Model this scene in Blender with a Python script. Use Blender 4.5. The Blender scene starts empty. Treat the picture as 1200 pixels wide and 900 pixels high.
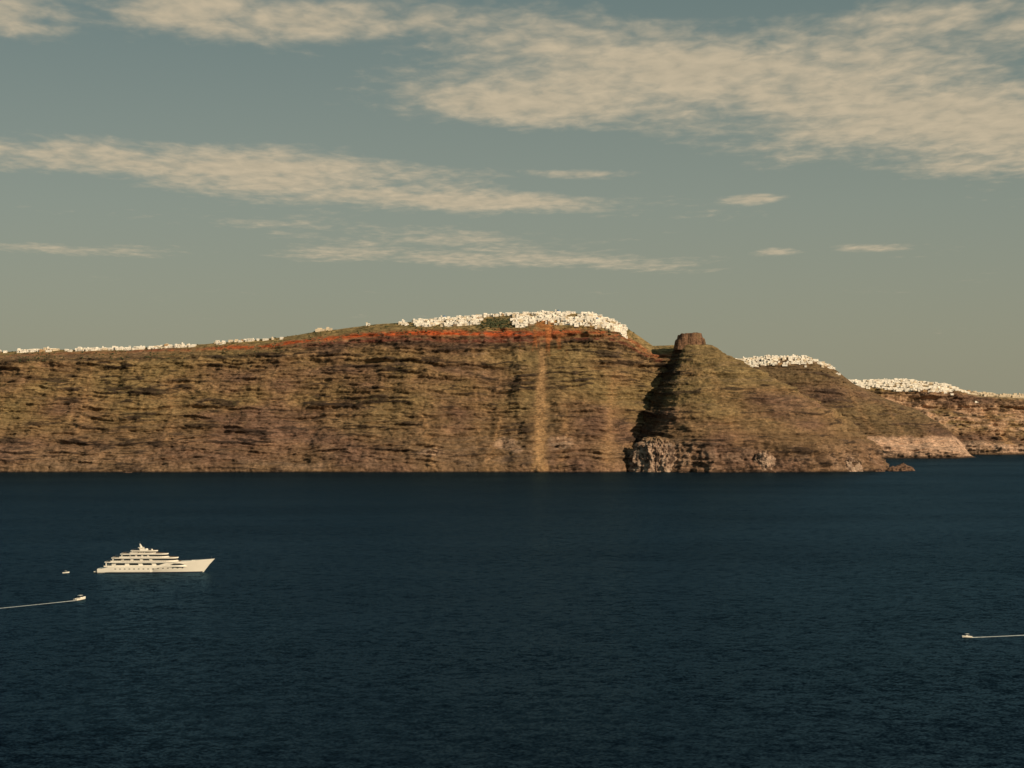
import bpy, math, random
import numpy as np
from mathutils import Vector, Matrix

random.seed(7)
RNG = np.random.RandomState(11)
scene = bpy.context.scene
CAM_H = 120.0      # lens height above the sea, metres
F = 2240.0

def bearing(a, d):            # horizontal position (metres) of a survey bearing at range d
    return (a - 600.0) / F * d
def level(b, d):              # height (metres) of a survey level at range d
    return CAM_H - (b - 485.0) / F * d

# ------------------------------------------------------------------ noise
_G = RNG.normal(size=(256, 3)); _G /= np.linalg.norm(_G, axis=1)[:, None]
_PERM = RNG.permutation(256)
def pnoise(p, seed=0):
    p = np.asarray(p, dtype=np.float64) + seed * 17.31
    i = np.floor(p).astype(np.int64); f = p - i
    u = f * f * f * (f * (f * 6 - 15) + 10)
    out = np.zeros(len(p))
    for dx in (0, 1):
        hx = _PERM[(i[:, 0] + dx) & 255]
        for dy in (0, 1):
            hy = _PERM[(hx + i[:, 1] + dy) & 255]
            for dz in (0, 1):
                g = _G[_PERM[(hy + i[:, 2] + dz) & 255]]
                d = g[:, 0] * (f[:, 0] - dx) + g[:, 1] * (f[:, 1] - dy) + g[:, 2] * (f[:, 2] - dz)
                w = (u[:, 0] if dx else 1 - u[:, 0]) * (u[:, 1] if dy else 1 - u[:, 1]) * (u[:, 2] if dz else 1 - u[:, 2])
                out += w * d
    return out * 1.6
def fbm(p, seed=0, octv=4, gain=0.5):
    s = np.zeros(len(p)); a = 1.0; n = 0
    p = np.asarray(p, dtype=np.float64)
    for o in range(octv):
        s += a * pnoise(p * (2.03 ** o), seed + o); n += a; a *= gain
    return s / n
def sm(a, b, x):
    t = np.clip((x - a) / (b - a), 0, 1)
    return t * t * (3 - 2 * t)
def mixc(c, col, f):
    f = np.clip(f, 0, 1)[:, None]
    return c * (1 - f) + np.array(col)[None, :] * f

# ------------------------------------------------------------------ node helpers
def newmat(name):
    m = bpy.data.materials.new(name); m.use_nodes = True
    nt = m.node_tree
    return m, nt, nt.nodes['Principled BSDF']
def setin(n, k, v):
    if k in n.inputs: n.inputs[k].default_value = v
def simple(name, col, rough=0.6, var=0.0, scale=1.0, metal=0.0):
    m, nt, b = newmat(name)
    setin(b, 'Roughness', rough); setin(b, 'Metallic', metal)
    tc = nt.nodes.new('ShaderNodeTexCoord')
    no = nt.nodes.new('ShaderNodeTexNoise'); no.inputs['Scale'].default_value = scale
    no.inputs['Detail'].default_value = 2
    nt.links.new(tc.outputs['Object'], no.inputs['Vector'])
    mr = nt.nodes.new('ShaderNodeMapRange')
    mr.inputs['From Min'].default_value = 0.3; mr.inputs['From Max'].default_value = 0.7
    mr.inputs['To Min'].default_value = 1 - var; mr.inputs['To Max'].default_value = 1.0
    nt.links.new(no.outputs['Fac'], mr.inputs['Value'])
    mx = nt.nodes.new('ShaderNodeVectorMath'); mx.operation = 'SCALE'
    mx.inputs[0].default_value = col
    nt.links.new(mr.outputs[0], mx.inputs['Scale'])
    nt.links.new(mx.outputs[0], b.inputs['Base Color'])
    return m

def terrain_material(name):
    m, nt, b = newmat(name)
    setin(b, 'Roughness', 0.95); setin(b, 'Specular IOR Level', 0.1)
    at = nt.nodes.new('ShaderNodeAttribute'); at.attribute_name = 'rock_colour'
    tc = nt.nodes.new('ShaderNodeTexCoord')
    mp = nt.nodes.new('ShaderNodeMapping'); mp.inputs['Scale'].default_value = (1, 1, 2.3)
    nt.links.new(tc.outputs['Object'], mp.inputs['Vector'])
    n1 = nt.nodes.new('ShaderNodeTexNoise'); n1.inputs['Scale'].default_value = 0.085
    n1.inputs['Detail'].default_value = 5; n1.inputs['Roughness'].default_value = 0.75
    nt.links.new(mp.outputs[0], n1.inputs['Vector'])
    mr = nt.nodes.new('ShaderNodeMapRange')
    mr.inputs['From Min'].default_value = 0.34; mr.inputs['From Max'].default_value = 0.66
    mr.inputs['To Min'].default_value = 0.46; mr.inputs['To Max'].default_value = 1.45
    nt.links.new(n1.outputs['Fac'], mr.inputs['Value'])
    mx = nt.nodes.new('ShaderNodeVectorMath'); mx.operation = 'SCALE'
    nt.links.new(at.outputs['Color'], mx.inputs[0]); nt.links.new(mr.outputs[0], mx.inputs['Scale'])
    nt.links.new(mx.outputs[0], b.inputs['Base Color'])
    bp = nt.nodes.new('ShaderNodeBump'); bp.inputs['Strength'].default_value = 0.9
    bp.inputs['Distance'].default_value = 7.0
    nt.links.new(n1.outputs['Fac'], bp.inputs['Height'])
    nt.links.new(bp.outputs[0], b.inputs['Normal'])
    return m
MAT_ROCK = terrain_material('volcanic_rock')

def grid_object(name, P, C, closed=False):
    """P: rows x cols x 3"""
    r, c, _ = P.shape
    v = P.reshape(-1, 3)
    i = np.arange(r - 1)[:, None]; j = np.arange(c if closed else c - 1)[None, :]
    j2 = (j + 1) % c
    q = np.stack([i * c + j, i * c + j2, (i + 1) * c + j2, (i + 1) * c + j], -1).reshape(-1, 4)
    me = bpy.data.meshes.new(name)
    me.vertices.add(len(v)); me.vertices.foreach_set('co', v.astype(np.float32).ravel())
    me.loops.add(q.size); me.loops.foreach_set('vertex_index', q.astype(np.int32).ravel())
    me.polygons.add(len(q)); me.polygons.foreach_set('loop_start', np.arange(0, q.size, 4, dtype=np.int32))
    try: me.polygons.foreach_set('loop_total', np.full(len(q), 4, dtype=np.int32))
    except Exception: pass
    me.update(calc_edges=True)
    if C is not None:
        a = me.color_attributes.new('rock_colour', 'FLOAT_COLOR', 'POINT')
        rgba = np.ones((len(v), 4), dtype=np.float32); rgba[:, :3] = np.clip(C, 0.003, 0.8)
        a.data.foreach_set('color', rgba.ravel())
    ob = bpy.data.objects.new(name, me); scene.collection.objects.link(ob)
    return ob

# ------------------------------------------------------------------ cliffs
OLIVE = (0.225, 0.162, 0.078); BROWN = (0.235, 0.150, 0.079); PURPLE = (0.170, 0.102, 0.074)
DARK = (0.034, 0.024, 0.020); RED = (0.48, 0.095, 0.028); TAN = (0.48, 0.29, 0.145)
GREEN = (0.078, 0.076, 0.030); PINK = (0.45, 0.31, 0.225); STRAW = (0.30, 0.22, 0.10)

def strata_fields(v):
    warp = 10 * pnoise(v * [1/260, 1/260, 1/200], 3) + 4 * pnoise(v * [1/60, 1/60, 1/90], 4)
    w = v.copy(); w[:, 2] += warp
    s1 = fbm(w * [1/420, 1/900, 1/16], 21, 3, 0.65)
    s2 = fbm(w * [1/60, 1/140, 1/5.6], 31, 3, 0.65)
    return s1, s2

def rock_colour(v, h, screes=(), zfoot=0.0, pinkness=1.0):
    s1, s2 = strata_fields(v)
    big = fbm(v * [1/260, 1/260, 1/90], 41, 3)
    c = np.tile(np.array(BROWN), (len(v), 1))
    c = mixc(c, OLIVE, sm(-0.2, 0.3, big) * 0.9)
    c = mixc(c, PURPLE, sm(0.0, 0.4, -big) * 0.9)
    c = mixc(c, PURPLE, sm(0.5, 0.1, h) * 0.6)
    c *= (1 + 0.58 * np.clip(s1, -0.7, 0.8))[:, None]
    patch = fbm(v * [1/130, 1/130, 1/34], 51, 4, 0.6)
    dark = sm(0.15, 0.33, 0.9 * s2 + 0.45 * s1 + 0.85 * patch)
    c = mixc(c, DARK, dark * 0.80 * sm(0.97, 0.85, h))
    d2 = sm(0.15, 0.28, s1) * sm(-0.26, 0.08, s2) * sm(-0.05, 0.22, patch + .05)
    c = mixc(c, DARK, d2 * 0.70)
    lt = sm(0.12, 0.35, -s1) * sm(-0.15, 0.25, s2)
    c = mixc(c, PINK, lt * 0.18)
    # blotchy weathering, tan debris and rills running down the slope
    bl = fbm(v * [1/36, 1/36, 1/24], 65, 4, 0.65)
    c *= (1 + 0.48 * np.clip(bl, -0.8, 0.9))[:, None]
    rill = fbm(v * [1/20, 1/80, 1/150], 61, 3)
    c *= (1 + 0.18 * np.clip(rill, -0.8, 0.9))[:, None]
    sc = sm(0.35, 0.6, fbm(v * [1/50, 1/90, 1/220], 71, 2)) * sm(0.7, 0.3, h)
    c = mixc(c, TAN, sc * 0.14)
    veg = sm(0.14, 0.5, fbm(v * [1/14, 1/14, 1/9], 81, 4, 0.75)) * sm(0.15, 0.5, h)
    c = mixc(c, GREEN, veg * 0.50)
    pk = sm(0.0, 0.35, fbm(v * [1/60, 1/60, 1/30], 91, 4, 0.65) + 0.1) * sm(0.24, 0.08, h) * sm(0.0, 0.03, h)
    c = mixc(c, PINK, pk * 0.34 * pinkness)
    for (x0, x1, h0, h1, w0, w1, amt) in screes:     # x at top, x at foot, top h, bottom h, widths
        t = np.clip((h0 - h) / max(h0 - h1, 1e-3), 0, 1)
        xc = x0 + (x1 - x0) * t + 4 * pnoise(v * [0, 0, 1/35], 5)
        ww = (w0 + (w1 - w0) * t) * (1 + 0.45 * pnoise(v * [0, 0, 1/16], 6))
        m = np.exp(-((v[:, 0] - xc) / ww) ** 2 * 1.2) * sm(h0 + 0.02, h0 - 0.03, h) * sm(h1 - 0.04, h1 + 0.02, h)
        m *= 0.9 + 0.6 * pnoise(v * [1/6, 1/6, 1/40], 8)
        c = mixc(c, TAN, m * amt)
    c = mixc(c, DARK, sm(3.5, 1.0, v[:, 2]) * 0.8)   # wet rock at the waterline
    return c

def ridge(name, crest, d_crest, foot_fn, X, rows, prof, amp, colour_fn, back=8, backdepth=500, smoothx=()):
    crest = np.array(crest, float)
    cx = (crest[:, 0] - 600) / F * d_crest; cz = CAM_H - (crest[:, 1] - 485) / F * d_crest
    zc = np.interp(X, cx, cz)
    zc = zc + sm(20, 120, zc) * 2.2 * fbm(np.stack([X / 45, X * 0, X * 0], 1), 4, 4, 0.6)
    foot = foot_fn(X)
    prof = np.array(prof, float)
    seg = np.r_[0, np.cumsum(np.hypot(np.diff(prof[:, 0]), np.diff(prof[:, 1])))]
    u = np.linspace(0, seg[-1], rows)
    s = np.interp(u, seg, prof[:, 0]); h = np.interp(u, seg, prof[:, 1])
    h = np.convolve(np.pad(h, 2, mode='edge'), np.ones(5) / 5, 'valid')
    S = d_crest - foot
    Xg = np.tile(X, (rows, 1)); Y = foot[None, :] + S[None, :] * s[:, None]; Z = zc[None, :] * h[:, None]
    v = np.stack([Xg, Y, Z], -1).reshape(-1, 3)
    hh = np.repeat(h, len(X))
    env = sm(0, 0.10, hh) * sm(1.0, 0.88, hh) * sm(15, 90, np.tile(zc, rows))
    ribs = fbm(v * [1/110, 1/400, 1/420], 101, 3, 0.5)
    ribs = 1 - 2.2 * np.abs(ribs)
    det = fbm(v * [1/34, 1/34, 1/20], 111, 5, 0.6)
    bigd = fbm(v * [1/260, 1/400, 1/300], 121, 2)
    s1, s2 = strata_fields(v)
    calm = np.ones(len(v))
    for (x0, w0) in smoothx: calm *= 1 - 0.75 * np.exp(-((v[:, 0] - x0) / w0) ** 2)
    disp = amp * (1.7 * bigd + calm * (0.55 * ribs + 0.66 * det)) * env + calm * (amp * 0.46 * np.tanh(3.5 * s1) * env + amp * 0.26 * np.tanh(4 * s2) * env)
    near = sm(0.16, 0.02, hh) * sm(15, 90, np.tile(zc, rows))
    disp += near * (11 * fbm(v * [1/55, 1/200, 1/90], 131, 4, 0.6) + 3.5 * fbm(v * [1/9, 1/9, 1/9], 141, 3, 0.6))
    v2 = v.copy(); v2[:, 1] -= disp; v2[:, 2] += 0.25 * disp * env
    C = colour_fn(v2, hh)
    G = v2.reshape(rows, len(X), 3); CG = C.reshape(rows, len(X), 3)
    sk = G[0].copy(); sk[:, 2] = -15; sk[:, 1] -= 3
    backs = []
    for b in range(1, back + 1):
        q = G[-1].copy(); q[:, 1] += backdepth * (b / back) ** 1.5; q[:, 2] = q[:, 2] * (1 - 0.25 * (b / back) ** 2) - 0.5 * b
        backs.append(q)
    P = np.concatenate([sk[None], G, np.array(backs)], 0)
    CC = np.concatenate([CG[:1], CG, np.tile(np.array(STRAW) * 0.7, (back, len(X), 1))], 0)
    ob = grid_object(name, P, CC.reshape(-1, 3)); ob.data.materials.append(MAT_ROCK)
    return ob, P

PROF_A = [(0, 0), (0.015, 0.045), (0.05, 0.075), (0.25, 0.24), (0.45, 0.46), (0.58, 0.63), (0.70, 0.78), (0.745, 0.87), (0.80, 0.905), (1.0, 1.0)]
DCA = 4300.0
crestA = [(-2200, 430), (-1500, 425), (-900, 416), (-400, 420), (-100, 414), (0, 412), (60, 410), (150, 408), (240, 403), (330, 395), (380, 387),
          (440, 380), (480, 377), (520, 374), (570, 369), (640, 366), (690, 367), (722, 377), (745, 391), (765, 405),
          (790, 404), (830, 420), (870, 452), (920, 482), (980, 520), (1010, 545)]
def footA(X):
    base = 3930 + 14 * fbm(np.stack([X / 240, X * 0, X * 0], 1), 14, 3)
    return base + 90 * sm(190, 290, X) + 160 * sm(330, 700, X)
XA = np.concatenate([np.linspace(-5200, -1330, 200)[:-1], np.linspace(-1330, 700, 1020)])
def colA(v, h):
    X = v[:, 0]; p = X / 1.8 + 600           # rough bearing used for feature limits
    sc = [(68, 58, 0.93, 0.01, 5, 16, 1.15), (62, 60, 0.35, 0.0, 6, 14, 0.5), (225, 195, 0.66, 0.02, 8, 24, 0.32),
          (-925, -915, 0.9, 0.3, 4, 8, 0.3), (-745, -720, 0.75, 0.2, 4, 10, 0.25), (-85, -70, 0.8, 0.15, 4, 8, 0.22),
          (-190, -160, 0.4, 0.0, 4, 18, 0.3), (-20, -50, 0.35, 0.0, 4, 20, 0.3), (120, 100, 0.4, 0.0, 4, 16, 0.3), (-1100, -1080, .6, .05, 5, 14, .25)]
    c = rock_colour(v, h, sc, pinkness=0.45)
    for (cx_, cz_, rx, rz) in ((-15, 58, 26, 13), (100, 60, 28, 14), (-170, 40, 26, 9), (10, 45, 14, 8)):
        e = ((X - cx_) / rx) ** 2 + ((v[:, 2] - cz_) / rz) ** 2
        n = fbm(v * [1/12, 1/12, 1/10], 151, 3)
        c = mixc(c, PINK, sm(1.3, 0.3, e + n) * 0.6)
        c = mixc(c, DARK, sm(0.15, 0.35, n) * sm(1.3, 0.5, e) * 0.8)
    # red scoria layer under the rim
    w = fbm(np.stack([X / 130, X * 0, X * 0], 1), 161, 3)
    hr = np.interp(p, [-400, 150, 300, 380, 500, 560, 640, 690, 740], [0.93, 0.965, 0.935, 0.93, 0.885, 0.87, 0.85, 0.87, 0.9]) + 0.014 * w
    wd = np.interp(p, [200, 450], [0.012, 0.021]) * (1 + 0.9 * fbm(v * [1/60, 1/60, 1/60], 171, 2))
    rn = fbm(v * [1/14, 1/14, 1/5], 181, 3)
    rm = np.exp(-((h - hr) / np.maximum(wd, 0.004)) ** 2) * np.interp(p, [-400, 120, 220, 300, 400, 560, 690, 745], [0.15, 0.2, 0.6, .95, 1.0, 1.0, 0.7, 0.35]) * sm(-0.4, 0.05, rn + 0.4 * w)
    g = sm(hr + 0.012, hr + 0.03, h)
    gn = fbm(v * [1/26, 1/26, 1/8], 191, 4, 0.6)
    top = np.tile(np.array((0.27, 0.195, 0.09)), (len(v), 1))
    top = mixc(top, GREEN, sm(-0.05, 0.35, gn) * .7); top = mixc(top, STRAW, sm(0.0, 0.4, -gn))
    c = c * (1 - 0.85 * g[:, None]) + top * 0.85 * g[:, None]
    rm2 = np.exp(-((h - hr + 0.045) / 0.012) ** 2) * sm(300, 400, p) * sm(0.0, 0.3, rn + 0.3)
    c = mixc(c, (0.17, 0.05, 0.035), rm2 * 0.8)
    c = mixc(c, DARK, np.exp(-((h - hr + 0.075) / 0.016) ** 2) * 0.75 * sm(-0.15, 0.1, rn + .1))
    c = mixc(c, RED, rm)
    # rusty streaks washed down beside the central scree
    st = np.exp(-((X - 72) / 42) ** 2) * sm(0.05, 0.3, fbm(v * [1/9, 1/40, 1/90], 195, 3)) * sm(0.66, 0.84, h) * sm(0.93, 0.88, h)
    c = mixc(c, (0.42, 0.15, 0.055), st * 0.9)
    e = ((X - 75) / 24) ** 2 + ((h - 0.92) / 0.045) ** 2
    return mixc(c, (0.42, 0.18, 0.065), sm(1.2, 0.3, e + rn))
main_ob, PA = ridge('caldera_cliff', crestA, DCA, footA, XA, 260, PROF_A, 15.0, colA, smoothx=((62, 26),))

PROF_C = [(0, 0), (0.03, 0.16), (0.2, 0.26), (0.5, 0.6), (0.75, 0.86), (1, 1)]
crestC = [(560, 440), (830, 426), (870, 421), (900, 417), (950, 419), (975, 430), (1000, 449), (1035, 466), (1075, 480), (1105, 498), (1122, 515), (1134, 538)]
XC = np.linspace(bearing(600, 5400), bearing(1136, 5400), 520)
def footC(X): return 5165 + 22 * fbm(np.stack([X / 160, X * 0, X * 0], 1), 24, 3) + 120 * sm(1200, 1295, X)
def colC(v, h):
    c = rock_colour(v, h, [(930, 1010, 0.9, 0.1, 6, 18, 0.4), (1040, 1090, 0.9, 0.1, 5, 14, 0.4)], pinkness=1.3)
    c = mixc(c * 0.80, (0.14, 0.092, 0.072), np.full(len(v), 0.30))
    n = fbm(v * [1/26, 1/26, 1/22], 201, 3)
    k = sm(62, 50, v[:, 2] + 14 * n) * sm(3, 7, v[:, 2])
    c = mixc(c, (0.54, 0.36, 0.26), k * (0.9 + 0.5 * n))
    return mixc(c, DARK, sm(0.25, 0.4, fbm(v * [1/16, 1/16, 1/30], 203, 3)) * sm(50, 40, v[:, 2]) * .7)
c_ob, PC = ridge('distant_headland', crestC, 5400.0, footC, XC, 150, PROF_C, 13.0, colC)

PROF_D = [(0, 0), (0.03, 0.12), (0.25, 0.25), (0.45, 0.52), (0.65, 0.62), (0.72, 0.85), (0.85, 0.93), (1, 1)]
crestD = [(820, 452), (1000, 446), (1060, 445), (1110, 451), (1130, 459), (1200, 464), (1300, 460), (1500, 455), (1900, 450), (2600, 452)]
XD = np.concatenate([np.linspace(bearing(880, 6000), bearing(1260, 6000), 480)[:-1], np.linspace(bearing(1260, 6000), bearing(2600, 6000), 160)])
def footD(X): return 5610 + 45 * fbm(np.stack([X / 200, X * 0, X * 0], 1), 34, 3)
def colD(v, h):
    c = rock_colour(v, h, [(1450, 1480, 0.7, 0.1, 8, 20, 0.5)], pinkness=1.2)
    n = fbm(v * [1/70, 1/70, 1/25], 211, 4)
    c = mixc(c, (0.52, 0.34, 0.23), sm(-0.2, 0.1, n) * sm(0.25, 0.4, h) * sm(0.85, 0.7, h) * 0.75)
    c = mixc(c, (0.50, 0.34, 0.25), sm(-0.15, 0.15, n + .1) * sm(0.2, 0.12, h) * sm(.02, .05, h) * 0.85)
    return mixc(c, (0.42, 0.33, 0.21), sm(0.88, 0.95, h) * 0.7)
d_ob, PD = ridge('distant_cliff', crestD, 6000.0, footD, XD, 150, PROF_D, 22.0, colD)

# Rocky promontory (polar loft)
def dome(name, centre, ztop, footpts, prof, nang, nr, amp, colour_fn, seed=0, shore=True, blocky=0.0):
    fp = np.array(footpts, float)
    dx = fp[:, 0] - centre[0]; dy = fp[:, 1] - centre[1]
    ang = np.arctan2(dy, dx); rad = np.hypot(dx, dy)
    o = np.argsort(ang); ang = ang[o]; rad = rad[o]
    ang = np.r_[ang - 2 * np.pi, ang, ang + 2 * np.pi]; rad = np.r_[rad, rad, rad]
    th = np.linspace(-np.pi, np.pi, nang, endpoint=False)
    R = np.interp(th, ang, rad)
    kk = max(3, nang // 90) | 1
    R = np.convolve(np.pad(R, kk // 2, mode='wrap'), np.ones(kk) / kk, 'valid')
    prof = np.array(prof, float)
    seg = np.r_[0, np.cumsum(np.hypot(np.diff(prof[:, 0]), np.diff(prof[:, 1])))]
    u = np.linspace(0, seg[-1], nr)
    r = np.interp(u, seg, prof[:, 0]); h = np.interp(u, seg, prof[:, 1])
    Rg = R[None, :] * r[:, None]
    v = np.stack([centre[0] + Rg * np.cos(th), centre[1] + Rg * np.sin(th), np.tile((h * ztop)[:, None], (1, nang))], -1).reshape(-1, 3)
    hh = np.repeat(h, nang); rr = np.repeat(r, nang)
    tt = np.tile(th, nr)
    env = sm(0, 0.06, hh) * sm(0.05, 0.3, rr)
    big = fbm(v * [1/120, 1/120, 1/200], 301 + seed, 3, 0.55)
    det = fbm(v * [1/32, 1/32, 1/18], 311 + seed, 5, 0.6)
    s1, s2 = strata_fields(v)
    disp = amp * (1.5 * big + 1.1 * det + 0.55 * np.tanh(4 * s1) + 0.30 * np.tanh(4 * s2)) * env
    if shore:
        blk = fbm(v * [1/38, 1/38, 1/70], 331, 4, 0.6)
        disp += sm(0.30, 0.10, hh) * (17 * blk + 5 * fbm(v * [1/10, 1/10, 1/8], 341, 3, 0.6))
    if blocky:
        disp += blocky * (fbm(v * [1/22, 1/22, 1/40], 345, 4, 0.65) + .4 * fbm(v * [1/7, 1/7, 1/7], 346, 3, .6)) * sm(0.02, .2, rr)
    v[:, 0] += np.cos(tt) * disp; v[:, 1] += np.sin(tt) * disp
    if ztop > 2: v[:, 2] += 0.3 * disp * sm(0, .2, hh)
    C = colour_fn(v, hh)
    G = v.reshape(nr, nang, 3)[::-1]; CG = C.reshape(nr, nang, 3)[::-1]
    sk = G[0].copy(); sk[:, 2] = -12
    P = np.concatenate([sk[None], G], 0); CC = np.concatenate([CG[:1], CG], 0)
    ob = grid_object(name, P, CC.reshape(-1, 3), closed=True); ob.data.materials.append(MAT_ROCK)
    return ob, P
SC = (bearing(806, 4250), 4250.0)
foot_s = [(714, 4290), (722, 4180), (737, 4095), (757, 4015), (783, 3948), (828, 3924), (900, 3932), (980, 3955), (1030, 4010), (1041, 4110), (1020, 4300), (950, 4460), (800, 4520), (735, 4420)]
foot_s = [(bearing(a, d), d) for a, d in foot_s]
PROF_S = [(0, 1), (0.13, 0.975), (0.27, 0.85), (0.53, 0.635), (0.76, 0.42), (0.90, 0.26), (0.945, 0.17), (0.985, 0.05), (1, 0)]
def colS(v, h):
    c = rock_colour(v, h, [(430, 470, 0.8, 0.2, 6, 22, 0.2)], pinkness=0.9)
    n = fbm(v * [1/14, 1/14, 1/9], 351, 4, 0.65)
    bl = sm(0.27, 0.18, h) * sm(460, 340, v[:, 0]) * sm(0.02, 0.05, h)
    c = mixc(c, PINK, bl * sm(-0.25, 0.2, n) * 0.6)
    blk = fbm(v * [1/38, 1/38, 1/70], 331, 4, 0.6)
    c = mixc(c, DARK, sm(0.08, 0.35, n - 0.5 * blk) * sm(0.26, 0.14, h) * 0.9)  # cave shade painted into the shore rock, darker where it is set back
    # ravine shade painted into the colour of the steep left flank
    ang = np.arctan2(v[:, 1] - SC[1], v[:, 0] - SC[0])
    ravine_shade = sm(-1.85, -2.05, ang) * sm(0.15, 0.3, h) * sm(-0.5, -0.2, n)
    return mixc(c, DARK, ravine_shade * 0.75)
s_ob, PS = dome('rocky_promontory', SC, level(401, 4250), foot_s, PROF_S, 1000, 230, 8.0, colS)
def colB(v, h):
    n = fbm(v * [1/14, 1/14, 1/12], 352, 4, 0.65)
    c = np.tile(np.array((0.34, 0.235, 0.175)), (len(v), 1))
    c = mixc(c, (0.46, 0.34, 0.26), sm(-0.1, 0.35, n)); c = mixc(c, (0.13, 0.085, 0.065), sm(0.0, 0.3, -n))
    c = mixc(c, DARK, sm(0.2, 0.36, fbm(v * [1/18, 1/18, 1/26], 353, 3)) * .9)
    return mixc(c, BROWN, sm(.75, 1.0, h) * .8)
for (a, d, rx, ry, z, am) in ((770, 3985, 54, 48, 74, 15), (742, 4010, 26, 30, 46, 10), (893, 3975, 46, 42, 48, 12), (985, 4010, 50, 44, 38, 9)):
    cx_ = bearing(a, d)
    fr = [(cx_ + rx * math.cos(q) * (1 + .15 * math.sin(3 * q + a)), d + ry * math.sin(q)) for q in np.linspace(-3.1, 3.0, 16)]
    dome('sea_cliff_rock', (cx_, d), z, fr, [(0, 1), (0.45, 0.93), (0.72, 0.72), (0.88, 0.4), (0.96, 0.12), (1, 0)], 260, 90, 3.0, colB, 9, False, am)
# castle rock on top
CR = (bearing(807, 4225), 4225.0)
fr = [(CR[0] + 36 * math.cos(a) * (1 + 0.10 * math.sin(3 * a + 1)), CR[1] + 22 * math.sin(a) * (1 + .15 * math.cos(2 * a))) for a in np.linspace(-3.1, 3.0, 18)]
def colR(v, h):
    n = fbm(v * [1/8, 1/8, 1/5], 361, 4)
    c = np.tile(np.array((0.22, 0.125, 0.078)), (len(v), 1))
    c = mixc(c, DARK, sm(0.0, 0.3, n) * 0.8); c = mixc(c, GREEN, sm(0.1, 0.4, -n) * 0.5)
    return c
r_ob, PR = dome('summit_rock', CR, 1.0, fr, [(0, 1), (0.74, 0.98), (0.80, 0.74), (0.90, 0.66), (0.97, 0.2), (1.0, 0.0)], 220, 80, 2.2, colR, 3, False, 3.0)
zr = level(390.5, 4225); zb = 262.0
co = np.zeros(len(r_ob.data.vertices) * 3); r_ob.data.vertices.foreach_get('co', co); co = co.reshape(-1, 3)
q0 = np.clip(co[:, 2], 0, 1.0); xr = co[:, 0] - CR[0]
co[:, 2] = zb + q0 * (zr - zb) + sm(.3, .9, q0) * (3.0 * fbm(np.c_[co[:, 0] / 13, co[:, 1] / 13, co[:, 1] * 0], 371, 3, .6) - 4.0 * sm(-14, -21, xr) + 1.0 * sm(5, 12, xr))
r_ob.data.vertices.foreach_set('co', co.ravel()); r_ob.data.update()
def colK(v, h): return mixc(np.tile(np.array((0.19, 0.115, 0.08)), (len(v), 1)), DARK, sm(-0.1, 0.3, fbm(v * [1/7, 1/7, 1/4], 381, 3)))
for (a, b, d, rx, z) in ((1058, 551, 4030, 26, 17), (1046, 552, 4010, 14, 11), (1030, 552, 3975, 12, 7), (150, 552, 3900, 9, 3), (905, 553, 3915, 9, 5), (800, 553, 3902, 7, 4)):
    cx_ = bearing(a, d)
    fr = [(cx_ + rx * math.cos(q) * (1 + .2 * math.sin(2 * q)), d + 0.6 * rx * math.sin(q)) for q in np.linspace(-3.1, 3.0, 12)]
    dome('sea_rock', (cx_, d), z, fr, [(0, 1), (0.3, 0.85), (0.6, 0.6), (0.9, 0.3), (1, 0)], 90, 30, 3.5, colK, 5, False)

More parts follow.
